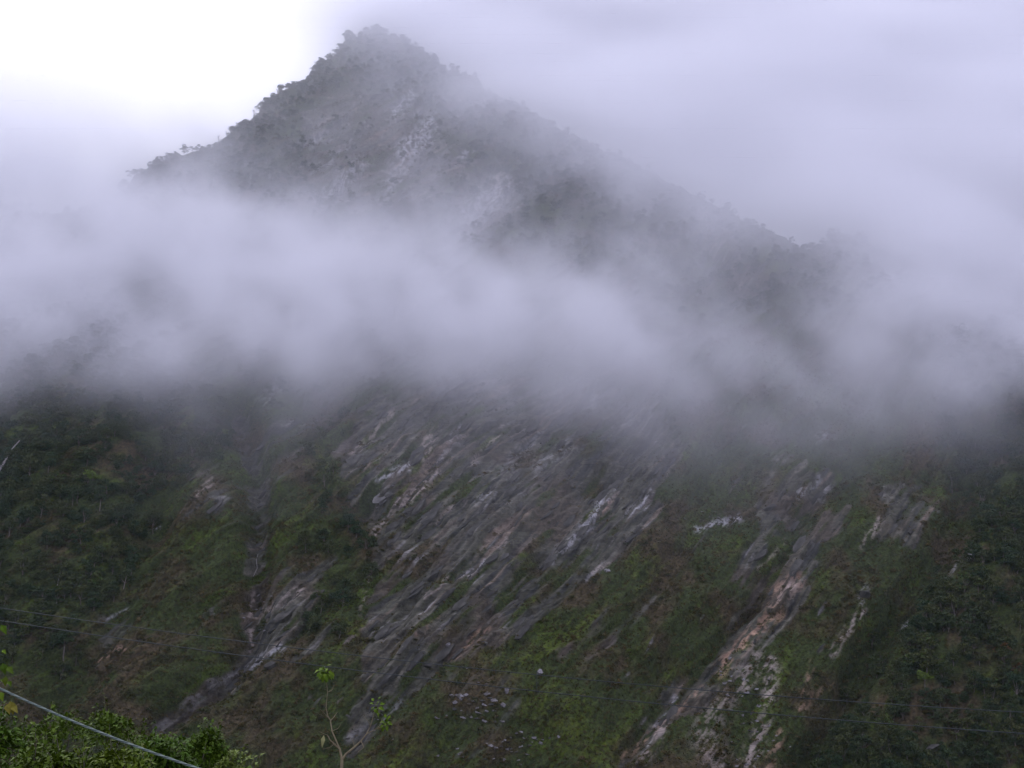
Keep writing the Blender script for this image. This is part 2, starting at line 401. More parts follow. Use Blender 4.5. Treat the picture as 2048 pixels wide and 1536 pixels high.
bp = nt.nodes.new('ShaderNodeBump'); bp.inputs['Strength'].default_value = .8; bp.inputs['Distance'].default_value = .8
nt.links.new(mrk.outputs[0], bp.inputs['Height']); nt.links.new(bp.outputs[0], b.inputs['Normal'])
mat_ground = mt

me = np_mesh('mountain', ALL.reshape(-1, 3), quads, mat_ground, True)
a = me.attributes.new('ground_colour', 'FLOAT_COLOR', 'POINT')
a.data.foreach_set('color', np.concatenate([cpad, np.ones((NR, NU, 1))], -1).astype(np.float32).ravel())
a = me.attributes.new('rock', 'FLOAT', 'POINT'); a.data.foreach_set('value', rpad.astype(np.float32).ravel())
mountain = link('mountain', me); setp(mountain, 'steep misty mountainside of slate slabs, scree and scrub rising to a peak', None, None, 'structure')

def surf(u, v):
    """nearest modelled point of the mountain face seen at (u, v), iterated over the relief"""
    j = int(np.clip(round((u - us[0]) / (us[1] - us[0])), 0, NU - 1))
    for _ in range(3):
        colv = Vf[:, j]; i = int(np.argmin(np.abs(colv - v)))
        j = int(np.clip(j + round((u - Uf[i, j]) / (us[1] - us[0])), 0, NU - 1))
    return Vector(P[i, j]), i, j

# ------------------------------------------------------------------ vegetation of the slope
LEAF_DARK = leaf_mat('forest_leaves', [(.011, .038, .020), (.017, .052, .020), (.028, .072, .018), (.048, .092, .016), (.064, .062, .020)])
LEAF_SCRUB = leaf_mat('scrub_leaves', [(.024, .042, .016), (.038, .054, .016), (.058, .060, .020), (.084, .066, .030), (.058, .084, .013), (.115, .070, .036)])
LEAF_YELLOW = leaf_mat('yellow_green_leaves', [(.080, .120, .020), (.11, .14, .022)])
LEAF_RED = leaf_mat('rusty_leaves', [(.090, .040, .026), (.12, .060, .030)])
LEAF_CREST = leaf_mat('crest_leaves', [(.030, .045, .025), (.045, .055, .030)])
BARK = bark_mat('bark', (.09, .075, .06), (.20, .17, .14))
BARK_PALE = bark_mat('pale_bark', (.22, .20, .18), (.38, .35, .32))

def cards(c, n_up, size, r):
    """leaf-cluster cards (bent pairs of triangles) at centres c; n_up pulls them to face upward"""
    n = len(c)
    nr = r.normal(size=(n, 3)); nr /= np.linalg.norm(nr, axis=1)[:, None]
    nr = nr + np.array([0, 0, n_up]); nr /= np.linalg.norm(nr, axis=1)[:, None]
    t = np.cross(nr, r.normal(size=(n, 3))); t /= np.linalg.norm(t, axis=1)[:, None]
    b_ = np.cross(nr, t)
    s = (size * r.uniform(.6, 1.4, n))[:, None]
    V = np.stack([c - t * s, c + b_ * s * .45 + nr * s * .12, c + t * s, c - b_ * s * .45 - nr * s * .1], 1).reshape(-1, 3)
    return V, np.arange(4 * n).reshape(-1, 4)

def crown_mesh(name, seed, mat, n=480, height=1.0, clumps=11, size=.13, airy=0.0):
    r = np.random.default_rng(seed)
    cc = []
    for k in range(clumps):
        a_ = r.uniform(0, 2 * math.pi); z = r.uniform(-.45, .85); rr = math.sqrt(max(0, 1 - (z * .95) ** 2)) * r.uniform(.25, .78)
        cc.append((rr * math.cos(a_), rr * math.sin(a_), z * height, r.uniform(.26, .46) * (1 - airy * .4)))
    pts = []
    per = n // clumps
    for cx, cy_, cz, cr_ in cc:
        d = r.normal(size=(per, 3)); d /= np.linalg.norm(d, axis=1)[:, None]
        d[:, 2] = np.where(d[:, 2] < -.2, -d[:, 2], d[:, 2])
        pts.append(np.array([cx, cy_, cz]) + d * (cr_ * r.uniform(.55, 1.12, per))[:, None] * np.array([1.1, 1.1, .75]))
    V, Q = cards(np.concatenate(pts), .7, size, r)
    me = np_mesh(name, V, Q, mat, False)
    return me, cc

def trunk_mesh(name, cc, mat, h=1.9, r0=.07, lean=.08, limbs=6, seed=0):
    """trunk from z=-h up into the crown, limbs to the clumps; crown centre is the origin"""
    r = random.Random(seed)
    parts = []
    p0, p1, p2 = (r.uniform(-lean, lean) * 3, r.uniform(-lean, lean) * 3, -h), (0, 0, -.45), (r.uniform(-.1, .1), r.uniform(-.1, .1), .35)
    parts.append(tube([p0, ((p0[0] + p1[0]) / 2 + .04, (p0[1] + p1[1]) / 2, (p0[2] + p1[2]) / 2), p1, p2], [r0, r0 * .8, r0 * .65, r0 * .25], 6))
    for c in cc[:limbs]:
        parts.append(tube([(0, 0, -.5), (c[0] * .5, c[1] * .5, c[2] * .5 - .2), (c[0], c[1], c[2])], [r0 * .45, r0 * .3, r0 * .1], 4))
    V, Q = merge(parts)
    return np_mesh(name, V, Q, mat, True)

def bush_mesh(name, seed, mat, n=40, size=.2, flat=.7, blade=False):
    r = np.random.default_rng(seed)
    d = r.normal(size=(n, 3)); d /= np.linalg.norm(d, axis=1)[:, None]; d[:, 2] = np.abs(d[:, 2])
    c = d * r.uniform(.35, 1.0, n)[:, None] * np.array([1, 1, flat])
    V, Q = cards(c, .3, size, r)
    return np_mesh(name, V, Q, mat, False)

def grass_mesh(name, seed, mat, n=26):
    r = np.random.default_rng(seed); V = []
    for k in range(n):
        a_ = r.uniform(0, 6.28); b0 = np.array([math.cos(a_), math.sin(a_), 0]) * r.uniform(0, .45); t = np.array([-math.sin(a_), math.cos(a_), 0]) * .055
        o = np.array([math.cos(a_), math.sin(a_), 0]); hgt = r.uniform(.5, 1.1)
        m_ = b0 + o * .2 + np.array([0, 0, hgt * .7]); e = b0 + o * r.uniform(.4, .9) + np.array([0, 0, hgt * r.uniform(.6, 1)])
        V += [b0 - t, b0 + t, m_ + t, m_ - t, m_ - t, m_ + t, e + t * .3, e - t * .3]
    return np_mesh(name, np.array(V), np.arange(len(V)).reshape(-1, 4), mat, False)

def scatter(name, pts, scl, rz, colln, label, tilt=None):
    me = bpy.data.meshes.new(name)
    me.vertices.add(len(pts)); me.vertices.foreach_set('co', np.asarray(pts, np.float32).ravel())
    a_ = me.attributes.new('size', 'FLOAT_VECTOR', 'POINT'); a_.data.foreach_set('vector', np.asarray(scl, np.float32).ravel())
    rr = np.zeros((len(pts), 3), np.float32); rr[:, 2] = rz
    if tilt is not None: rr[:, 0] = tilt
    a_ = me.attributes.new('turn', 'FLOAT_VECTOR', 'POINT'); a_.data.foreach_set('vector', rr.ravel())
    o = link(name, me); setp(o, label, None, None, 'stuff')
    g = bpy.data.node_groups.new(name + '_nodes', 'GeometryNodeTree')
    g.interface.new_socket('Geometry', in_out='INPUT', socket_type='NodeSocketGeometry')
    g.interface.new_socket('Geometry', in_out='OUTPUT', socket_type='NodeSocketGeometry')
    i_ = g.nodes.new('NodeGroupInput'); o_ = g.nodes.new('NodeGroupOutput')
    ip = g.nodes.new('GeometryNodeInstanceOnPoints'); ci = g.nodes.new('GeometryNodeCollectionInfo')
    ci.inputs['Collection'].default_value = colln; ci.inputs['Separate Children'].default_value = True; ci.inputs['Reset Children'].default_value = True
    ip.inputs['Pick Instance'].default_value = True
    s_ = g.nodes.new('GeometryNodeInputNamedAttribute'); s_.data_type = 'FLOAT_VECTOR'; s_.inputs['Name'].default_value = 'size'
    t_ = g.nodes.new('GeometryNodeInputNamedAttribute'); t_.data_type = 'FLOAT_VECTOR'; t_.inputs['Name'].default_value = 'turn'
    e2r = g.nodes.new('FunctionNodeEulerToRotation')
    rv = g.nodes.new('FunctionNodeRandomValue'); rv.data_type = 'INT'
    mxs = [s for s in rv.inputs if s.name == 'Max' and s.type == 'INT'][0]; mxs.default_value = len(colln.objects) - 1
    mns = [s for s in rv.inputs if s.name == 'Min' and s.type == 'INT'][0]; mns.default_value = 0
    ro = [s for s in rv.outputs if s.type == 'INT'][0]
    L_ = g.links.new
    L_(i_.outputs[0], ip.inputs['Points']); L_(ci.outputs[0], ip.inputs['Instance']); L_(ro, ip.inputs['Instance Index'])
    so = [s for s in s_.outputs if s.name == 'Attribute' and s.enabled][0]; to = [s for s in t_.outputs if s.name == 'Attribute' and s.enabled][0]
    L_(so, ip.inputs['Scale']); L_(to, e2r.inputs[0]); L_(e2r.outputs[0], ip.inputs['Rotation'])
    L_(ip.outputs[0], o_.inputs[0])
    m_ = o.modifiers.new('scatter', 'NODES'); m_.node_group = g
    return o

def sources(cname, meshes):
    c_ = bpy.data.collections.new(cname)
    for i, m_ in enumerate(meshes): c_.objects.link(bpy.data.objects.new(cname, m_))
    return c_

CROWNS, TRUNKS = [], []
for k in range(6):
    m_, cc = crown_mesh('crown', 40 + k, LEAF_DARK, 720, .85 + .12 * (k % 3), 11 + k, .10)
    CROWNS.append(m_); TRUNKS.append(trunk_mesh('trunk', cc, BARK, seed=k))
c_forest = sources('forest_tree', CROWNS)
c_scrub = sources('scrub', [bush_mesh('scrub', 60 + k, LEAF_SCRUB, 36, .24, .6 + .1 * k) for k in range(4)] + [grass_mesh('grass', 70 + k, LEAF_SCRUB) for k in range(3)])

# where the woods are: density over the surveyed slope
FOREST = [([(-700, 560), (200, 600), (330, 690), (440, 800), (470, 900), (420, 960), (330, 1000), (300, 1080), (240, 1180), (190, 1260), (130, 1340), (-100, 1420), (-700, 1500)], 1.0),
          ([(1980, 840), (2700, 700), (2700, 1700), (1560, 1700), (1620, 1540), (1690, 1420), (1790, 1330), (1830, 1250), (1870, 1170), (1950, 1060)], 1.0),
          ([(-700, 200), (520, 150), (760, 0), (1100, 200), (1500, 350), (2700, 300), (2700, 640), (1640, 640), (1400, 640), (1230, 590), (1060, 520), (820, 480), (400, 560), (-700, 560)], .75),
          ([(420, 760), (560, 760), (700, 830), (680, 900), (690, 1010), (760, 1080), (720, 1260), (640, 1330), (560, 1150), (600, 980), (640, 860), (560, 820)], .30),
          ([(1880, 700), (2700, 500), (2700, 900), (1960, 960), (1880, 880)], .7)]
fd = np.zeros(U0.shape)
for pts, k in FOREST: fd = np.maximum(fd, k * sstep(-26, 30, poly_sd(Uw, Vw, pts) + 26 * n_patch))
fd = fd * (1 - .92 * sstep(.25, .6, np.maximum(rockm * (fd < .9), np.maximum(pale, rock))))
dA = np.linalg.norm(np.cross(np.roll(P, -1, 0) - P, np.roll(P, -1, 1) - P), axis=-1); dA[-1] = 0; dA[:, -1] = 0
dA = np.clip(dA, 0, 30)
inview = (Uf > -450) & (Uf < 2500)

def draw(weight, n):
    p = (weight * dA * inview).ravel(); tot = p.sum(); p = p / tot
    ix = rng.choice(p.size, size=n, p=p)
    pts = P.reshape(-1, 3)[ix] + rng.normal(size=(n, 3)) * np.array([.6, .3, .2])
    return pts, ix

# trees of the woods
pts, ix = draw(fd * (1 + .5 * (V0 > 600)), 9000)
ts = rng.uniform(2.4, 5.8, len(pts)) * np.where(V0.ravel()[ix] < 650, .85, 1)
pts[:, 2] += ts * .75
sz = np.stack([ts, ts, ts * rng.uniform(.85, 1.25, len(ts))], -1)
tz = rng.uniform(0, 6.28, len(ts))
pu, pv = project(pts)
clear = (pu > 0) & (pu < 2048) & (pv > 860) & (pv < 1536)
score = np.where(clear, ts / np.linalg.norm(pts, axis=1), 0)
# keep the singled-out ones apart from each other
order = np.argsort(-score)[:1500]
taken, grid = [], set()
for o_ in order:
    key = (int(pu[o_] // 22), int(pv[o_] // 22))
    if key in grid: continue
    grid.add(key); taken.append(o_)
    if len(taken) >= 262: break
taken = np.array(taken)
mask = np.ones(len(pts), bool); mask[taken] = False
scatter('forest', pts[mask], sz[mask], tz[mask], c_forest, 'dense dark green woodland covering the mountain flanks')

def add_tree(name, p, s, rz, crown, trunk, label, group=None, cat='tree'):
    t = link(name, None, None, p); t.rotation_euler = (0, 0, rz); t.empty_display_size = .5
    setp(t, label, cat, group)
    dz = 1.9 * s[2]
    c_ = link('crown', crown, t, (0, 0, dz)); c_.scale = s
    k_ = link('trunk', trunk, t, (0, 0, dz)); k_.scale = s
    return t
ZONES = [(0, 230, 0, 960, 'high on the left spur, above the big yellow-green tree'), (230, 1000, 0, 960, 'high on the left spur, towards the misty gully'),
         (0, 150, 960, 1130, 'below the long pale dead trunk at the left edge'), (150, 1000, 960, 1130, 'just below the big yellow-green tree'),
         (0, 170, 1130, 1290, 'low on the left spur near the left edge'), (170, 1000, 1130, 1290, 'low on the left spur beside the rusty rock patch'),
         (0, 1000, 1290, 1600, 'at the foot of the left spur, above the near thicket'),
         (1000, 3000, 0, 1130, 'high along the right edge, under the mist'), (1000, 3000, 1130, 1290, 'on the right, above the yellow-green tree of the lower corner'),
         (1000, 1800, 1290, 1430, 'at the left margin of the lower right wood'), (1800, 3000, 1290, 1430, 'around the yellow-green tree in the lower right wood'),
         (1000, 1830, 1430, 1600, 'at the bottom edge, left of the long grey rock'), (1830, 3000, 1430, 1600, 'in the bottom right corner, round the long grey rock')]
def tree_label(u, v, r_):
    k_ = 'large dark tree' if r_ > 4.9 else 'mid-sized tree' if r_ > 3.8 else 'small dark tree'
    for a_, b_, c_, d_, t_ in ZONES:
        if a_ <= u < b_ and c_ <= v < d_: return k_ + ' ' + t_, k_ + 's ' + t_
for o_ in taken:
    s = sz[o_]; p = pts[o_] - np.array([0, 0, 1.9 * s[2]])
    k = random.randrange(6)
    left = pu[o_] < 1000
    add_tree('broadleaf_tree', p, s, tz[o_], CROWNS[k], TRUNKS[k],
             *tree_label(pu[o_], pv[o_], s[0]))

# low scrub and grass all over the turf
pts, ix = draw((1 - .93 * rockm) * (1 - .75 * fd) * (1 + .6 * (V0 > 1000)) * (1 + 1.2 * sstep(-.2, .3, g2)), 120000)
s0 = rng.uniform(.45, 1.15, len(pts)) * (1 + .9 * (rng.random(len(pts)) < .06))
scatter('scrub', pts, np.stack([s0, s0, s0], -1), rng.uniform(0, 6.28, len(pts)), c_scrub, 'low brown and green scrub and coarse grass on the slope')

# taller bushes here and there between them
pts, ix = draw((1 - rockm) * (1 - .6 * fd) * sstep(-.1, .4, g1 + n_patch) + .02, 6500)
s0 = rng.uniform(1.0, 2.6, len(pts))
c_bush = sources('shrub', [crown_mesh('shrub', 140 + k, LEAF_SCRUB, 260, .7, 7 + k, .15)[0] for k in range(3)])
scatter('shrubs', pts + np.array([0, 0, .5]) * s0[:, None], np.stack([s0, s0, s0 * .9], -1), rng.uniform(0, 6.28, len(pts)), c_bush, 'scattered taller shrubs among the scrub of the slope')

# trees standing out on the crest
CR_C, CR_T, CR_D = [], [], []
for k in range(5):
    m_, cc = crown_mesh('crown', 90 + k, LEAF_CREST, 260, .8, 7, .12, airy=.6)
    CR_D.append(crown_mesh('crown', 95 + k, LEAF_CREST, 620, .8, 9 + k, .10)[0])
    CR_C.append(m_); CR_T.append(trunk_mesh('trunk', cc, BARK, seed=20 + k, limbs=7, r0=.05))
def crest_point(u):
    j = int(np.clip(round((u - us[0]) / (us[1] - us[0])), 0, NU - 1)); return P[-2, j], j
def crest_tree(u, r_, k, label, group=None):
    p, _ = crest_point(u); up = .7 if group is None else random.uniform(1.35, 1.85)
    low_ = group is not None
    add_tree('crest_tree', Vector(p) - Vector((0, 0, r_ * up)), (r_, r_, r_ * random.uniform(.75, 1.15)), random.uniform(0, 6.28), CR_D[k] if low_ else CR_C[k], CR_T[k], label, group)
def crest_label(u):
    for lim, t_ in ((360, 'below the round-crowned tree, at the misty low end of the ridge'), (520, 'between the round-crowned tree and the first steep step of the ridge'),
                    (640, 'on the steep stretch of skyline below the dark knob'), (760, 'on the skyline between the dark knob and the summit'), (9999, 'on the right of the summit, half lost in mist')):
        if u < lim: return 'small tree ' + t_, 'crest trees ' + t_
crest_tree(368, 6.5, 1, 'round-crowned tree standing clear above the left shoulder of the ridge')
crest_tree(385, 4.5, 3, 'smaller tree leaning against the round-crowned tree on the left shoulder')
crest_tree(690, 6.5, 2, 'bushy tree on the steep step of the ridge just below the summit')
crest_tree(636, 6.0, 0, 'dark bushy tree on the knob halfway down from the summit to the left')
for u in list(np.arange(245, 360, 13)) + list(np.arange(398, 900, 5.5)):
    crest_tree(u + random.uniform(-5, 5), random.choice((1.8, 2.6, 3.4, 4.4, 5.6, 7.0)) * random.uniform(.85, 1.15), random.randrange(5), *crest_label(u))
# bare trees on the crest
def bare_mesh(name, seed, mat, h=1.0, n=9, r0=.03):
    r = random.Random(seed); parts = [tube([(0, 0, -.25), (.03, 0, .4 * h), (0, .02, h)], [r0, r0 * .7, r0 * .2], 5)]
    for k in range(n):
        z = r.uniform(.3, .85) * h; a_ = r.uniform(0, 6.28); l = (1.1 - z / h) * r.uniform(.5, .8) * h
        e = (math.cos(a_) * l * .7, math.sin(a_) * l * .7, z + l * .7)
        m_ = (e[0] * .5, e[1] * .5, z + l * .25); parts.append(tube([(0.01, 0, z), m_, e], [r0 * .4, r0 * .28, r0 * .1], 4))
        for q in range(3):
            f = r.uniform(.3, .9); s_ = (e[0] * f, e[1] * f, z + l * .7 * f)
            parts.append(tube([s_, (s_[0] + r.uniform(-.15, .15) * h, s_[1] + r.uniform(-.15, .15) * h, s_[2] + r.uniform(.08, .2) * h)], [r0 * .18, r0 * .06], 3))
    V, Q = merge(parts); return np_mesh(name, V, Q, mat, True)
BARE = [bare_mesh('trunk', k, BARK) for k in range(3)]
for u, hgt in ((437, 10), (452, 8), (474, 9), (507, 12), (523, 9), (556, 8)):
    p, _ = crest_point(u); t = link('bare_tree', None, None, p); setp(t, 'thin bare-branched tree on the left skyline of the ridge', 'tree', 'bare trees on the crest')
    k_ = link('trunk', BARE[int(u) % 3], t); k_.scale = (hgt,) * 3

# trees that stand out by their colour
YC, YCC = crown_mesh('crown', 120, LEAF_YELLOW, 420, .55, 12, .12)
YT = trunk_mesh('trunk', YCC, BARK, seed=50)
RC, RCC = crown_mesh('crown', 121, LEAF_RED, 300, .9, 9, .12); RT = trunk_mesh('trunk', RCC, BARK, seed=51)
for (u, v, r_, C_, T_, lab) in [(185, 975, 6.2, YC, YT, 'large yellow-green tree with a layered crown in the middle of the left wood'),
        (455, 880, 4.0, YC, YT, 'light green tree at the right edge of the left wood below the mist'),
        (1850, 1372, 4.5, YC, YT, 'bright yellow-green tree in the wood in the lower right corner'),
        (2005, 1318, 4.5, RC, RT, 'rusty brown tree at the right edge of the lower right wood'),
        (2035, 1350, 3.4, RC, RT, 'small reddish tree cut by the right edge of the picture'),
        (1745, 1300, 4.4, CROWNS[2], TRUNKS[2], 'dark round tree at the upper tip of the lower right wood')]:
    p, _, _ = surf(u, v); add_tree('broadleaf_tree', p - Vector((0, 0, r_ * .9)), (r_, r_, r_), random.uniform(0, 6), C_, T_, lab)

# ------------------------------------------------------------------ rock slabs bedded in the face, loose rocks, dead trunks
def rock_mat(name, cols):
    m, nt, b = new_mat(name)
    oi = nt.nodes.new('ShaderNodeObjectInfo'); cr = nt.nodes.new('ShaderNodeValToRGB'); cr.color_ramp.elements.remove(cr.color_ramp.elements[0])
    for i, c in enumerate(cols):
        e = cr.color_ramp.elements[0] if i == 0 else cr.color_ramp.elements.new(0); e.position = i / (len(cols) - 1); e.color = (*c, 1)
    t = nt.nodes.new('ShaderNodeTexCoord'); n = nt.nodes.new('ShaderNodeTexNoise'); n.inputs['Scale'].default_value = 3; n.inputs['Detail'].default_value = 6
    mr = nt.nodes.new('ShaderNodeMapRange'); mr.inputs['From Min'].default_value = .3; mr.inputs['From Max'].default_value = .7; mr.inputs['To Min'].default_value = .5; mr.inputs['To Max'].default_value = 1.35
    s = nt.nodes.new('ShaderNodeVectorMath'); s.operation = 'SCALE'
    nt.links.new(oi.outputs['Random'], cr.inputs[0]); nt.links.new(t.outputs['Object'], n.inputs['Vector']); nt.links.new(n.outputs[0], mr.inputs['Value'])
    nt.links.new(cr.outputs[0], s.inputs[0]); nt.links.new(mr.outputs[0], s.inputs['Scale']); nt.links.new(s.outputs[0], b.inputs['Base Color'])
    bp = nt.nodes.new('ShaderNodeBump'); bp.inputs['Strength'].default_value = .6; bp.inputs['Distance'].default_value = .15
    nt.links.new(n.outputs[0], bp.inputs['Height']); nt.links.new(bp.outputs[0], b.inputs['Normal'])
    return m
SLATE = rock_mat('slate', [(.065, .062, .052), (.095, .091, .076), (.12, .114, .096), (.19, .155, .115), (.08, .077, .064), (.24, .23, .21), (.09, .085, .07)])
PALEROCK = rock_mat('pale_rock', [(.13, .12, .11), (.20, .18, .17), (.17, .135, .105), (.27, .255, .25)])

def chunk(name, seed, mat, dims, n=16):
    import bmesh
    r = random.Random(seed); bm = bmesh.new()
    for _ in range(n):
        v = Vector([r.gauss(0, 1) for _ in range(3)]).normalized()
        m_ = max(abs(v.x), abs(v.y), abs(v.z)); v = v * (.55 + .45 / m_) * r.uniform(.85, 1.0)
        bm.verts.new((v.x * dims[0], v.y * dims[1], v.z * dims[2]))
    bmesh.ops.convex_hull(bm, input=bm.verts)
    bmesh.ops.delete(bm, geom=[v for v in bm.verts if not v.link_faces], context='VERTS')
    me = bpy.data.meshes.new(name); bm.to_mesh(me); bm.free(); me.materials.append(mat); return me

LEDGE = [chunk('rock_slab', 300 + k, SLATE, (.5, .11 + .03 * (k % 3), .06), 18) for k in range(7)]
ax = Vector((math.cos(STR), math.sin(STR) * math.cos(SL), math.sin(STR) * math.sin(SL))).normalized()    # along the strata
nz_ = Vector(NRM)
vis = (Uf > 0) & (Uf < 2048) & (Vf > 800) & (Vf < 1536)
pts, ix = draw(sstep(.5, .9, rockm) * vis * (rock > .45), 285)
for q_, p in enumerate(pts):
    L = random.uniform(5, 18)
    a_ = (ax + Vector((random.gauss(0, .07), random.gauss(0, .05), random.gauss(0, .07)))).normalized()
    y_ = nz_.cross(a_).normalized(); z_ = a_.cross(y_).normalized()
    M = Matrix((a_, y_, z_)).transposed().to_4x4()
    o = link('rock_slab', LEDGE[random.randrange(7)], mountain)
    o.matrix_local = Matrix.Translation(Vector(p)) @ M @ Matrix.Diagonal((L, L * random.uniform(.6, 1.3), L * random.uniform(.8, 1.9), 1))

ROCKS = [chunk('rock', 400 + k, PALEROCK, (.5, .42, .24), 14) for k in range(6)]
GREYR = [chunk('rock', 420 + k, SLATE, (.5, .42, .26), 14) for k in range(5)]
def put_rock(u, v, wpx, label, group=None, pale_=True, asp=(1, 1, 1), name='rock'):
    p, i, j = surf(u, v)
    sc_ = wpx * p.length / F
    o = link(name, random.choice(ROCKS if pale_ else GREYR)); o.location = p + nz_ * sc_ * .02
    o.scale = (sc_ * asp[0], sc_ * asp[1], sc_ * asp[2]); o.rotation_euler = (random.uniform(.2, .9), random.uniform(-.3, .3), random.uniform(-.7, .7))
    setp(o, label, 'rock', group); return o
put_rock(545, 1333, 34, 'large flat grey boulder alone on the turf beside the left gully', None, False, (1, 1, 1.3), 'boulder')
put_rock(852, 1331, 22, 'bluish grey slab lying in the foot of the central rock face, just above the wires', None, False, (1, 1, .7), 'boulder')
put_rock(1078, 1346, 20, 'pale block caught between the two thin wires', None, True, (.7, 1, 1.4), 'boulder')
put_rock(968, 1286, 17, 'grey block at the lower tip of the central rock face', None, False, name='boulder')
put_rock(895, 1291, 14, 'small pale block left of the rusty streak at the foot of the rock face', None, True, name='boulder')
put_rock(1008, 1411, 16, 'single pale stone right of the strewn rocks below the lower wire', None, True, name='boulder')
put_rock(1728, 1192, 26, 'upright grey slab leaning in the scrub above the lower right wood', None, False, (.7, 1, 2.2), 'boulder')
put_rock(1865, 1491, 42, 'long grey rock lying in the wood near the bottom right corner', None, False, (1, .6, .4), 'boulder')
put_rock(1215, 1140, 14, 'pale stone below the long white streak', None, True, name='boulder')
def field_of(n, u0, v0, su, sv, w0, w1, label, group, pale_=True):
    w0 *= .85; w1 *= .95
    for k in range(n):
        put_rock(random.gauss(u0, su), min(1545, random.gauss(v0, sv)), random.uniform(w0, w1), label, group, pale_ if random.random() < .8 else not pale_, (1, random.uniform(.5, 1.1), random.uniform(.35, .7)))
field_of(34, 965, 1408, 34, 20, 6, 19, 'flat broken rock strewn on the turf just below the two wires at centre', 'rocks strewn below the wires')
field_of(34, 985, 1502, 45, 22, 6, 14, 'broken rock strewn on the green turf at the bottom edge centre', 'rocks strewn at the bottom edge')
field_of(10, 1065, 1486, 22, 10, 7, 13, 'rock in the small patch right of the strewn rocks at the bottom edge', 'rocks in the small patch')
field_of(26, 735, 1462, 24, 16, 6, 13, 'grey rubble block in the dark hollow behind the bare twigs', 'rubble in the hollow', False)
field_of(20, 1515, 1480, 22, 26, 6, 13, 'white block in the rock fall at the foot of the pink scree', 'white blocks of the rock fall')
field_of(22, 1480, 1370, 26, 36, 7, 14, 'pale block in the pink scree right of the dark rib', 'blocks of the pink scree')
field_of(16, 1425, 1040, 24, 9, 6, 12, 'white rock in the broken band left of the ribbed cliff', 'white rocks of the broken band')
field_of(16, 520, 1240, 22, 34, 5, 11, 'small stone in the scree of the left gully', 'stones of the left gully')
field_of(14, 820, 985, 30, 25, 6, 12, 'pale rock along the cream streak in the upper part of the rock face', 'rocks of the upper face')

def dead_trunk(pxs, w0, w1, label, lift=1.5, name='dead_tree'):
    q = [surf(u, v)[0] for u, v in pxs]
    q = [p + nz_ * lift for p in q]
    rr = np.linspace(w0, w1, len(q))
    V, Q = tube(q, list(rr), 7)
    b0 = q[0].copy(); V = [tuple(Vector(v) - b0) for v in V]
    o = link(name, np_mesh(name, V, Q, BARK_PALE, True), None, b0); setp(o, label, 'dead tree'); return o
dead_trunk([(-8, 978), (4, 955), (18, 930), (32, 908), (45, 894)], 1.0, .35, 'long pale dead trunk leaning at the left edge of the picture', 5)
dead_trunk([(508, 1158), (517, 1142), (515, 1125), (518, 1112)], .22, .12, 'thin crooked pale dead trunk standing in the left gully', 2)
dead_trunk([(118, 1178), (124, 1150), (140, 1140)], .18, .07, 'thin pale forked trunk low in the left wood', 3)

# ------------------------------------------------------------------ hills beyond, near bank and valley floor
def hill(name, line, y0, label, seed):
    n = 220; x_ = np.linspace(line[0][0], line[-1][0], n); v_ = np.interp(x_, [p[0] for p in line], [p[1] for p in line]) + 5 * fbm(x_ / 22, 0 * x_, seed=seed)
    d = raydir(x_, v_); top_ = d * (y0 / d[:, 1])[:, None]
    rows = []
    for k in range(-10, 40):
        s_ = abs(k) ** 1.0
        off = np.array([0, 14.0 * -k, -16.0 * s_ if k > 0 else -12.0 * s_])
        rows.append(top_ + off + np.stack([0 * x_, 10 * fbm(x_ / 60, 0 * x_ + k * .2, seed=seed + 1), 0 * x_], -1) * (k != 0))
    A = np.stack(rows); i2 = np.arange(A.shape[0] * n).reshape(-1, n)
    qd = np.stack([i2[:-1, :-1], i2[1:, :-1], i2[1:, 1:], i2[:-1, 1:]], -1).reshape(-1, 4)
    m = np_mesh(name, A.reshape(-1, 3), qd, HILLM, True); o = link(name, m); setp(o, label, None, None, 'structure')
    k = rng.integers(0, A.shape[0] - 8, 1400), rng.integers(0, n, 1400)
    return A[k]
HILLM, nt, b = new_mat('wooded_hill'); b.inputs['Base Color'].default_value = (.04, .05, .03, 1)
hp = hill('far_hill', [(-900, 60), (-300, 200), (-100, 300), (0, 324), (60, 314), (110, 322), (145, 348), (165, 378), (200, 396), (250, 425), (330, 480), (500, 560)], 1450, 'pale wooded ridge half lost in mist behind the left end of the mountain', 77)
s_ = rng.uniform(3, 6, len(hp)); scatter('far_forest', hp + np.array([0, 0, 3]), np.stack([s_] * 3, -1), rng.uniform(0, 6, len(hp)), c_forest, 'misty woodland on the far ridge at the left')

# near bank: from under the camera down into the valley
nxb, nyb = 150, 150
xb = np.linspace(-1, 1, nxb); xb = np.sign(xb) * np.abs(xb) ** 1.6 * 900
yb = np.concatenate([np.linspace(-30, 40, 60), 40 + 560 * np.linspace(0, 1, 91)[1:] ** 1.5])
XB, YB = np.meshgrid(xb, yb)
ZB = np.where(YB < 30, -1.7 - .2 * np.maximum(YB, -30), -7.7 - (YB - 30) * .55)
ZB = np.maximum(ZB, -226 + 8 * fbm(XB / 60, YB / 60, o=2, seed=92)) + .5 * fbm(XB / 7, YB / 7, o=4, seed=91) * (np.hypot(XB, YB) > 4)
AB = np.stack([XB, YB, ZB], -1); ib = np.arange(XB.size).reshape(XB.shape)
BANK, nt, b = new_mat('bank_earth')
n_ = nt.nodes.new('ShaderNodeTexNoise'); n_.inputs['Scale'].default_value = .6; n_.inputs['Detail'].default_value = 8; tcb = nt.nodes.new('ShaderNodeTexCoord')
cr = nt.nodes.new('ShaderNodeValToRGB'); cr.color_ramp.elements[0].color = (.05, .055, .025, 1); cr.color_ramp.elements[1].color = (.10, .085, .06, 1)
cr.color_ramp.elements[0].position = .4; cr.color_ramp.elements[1].position = .62
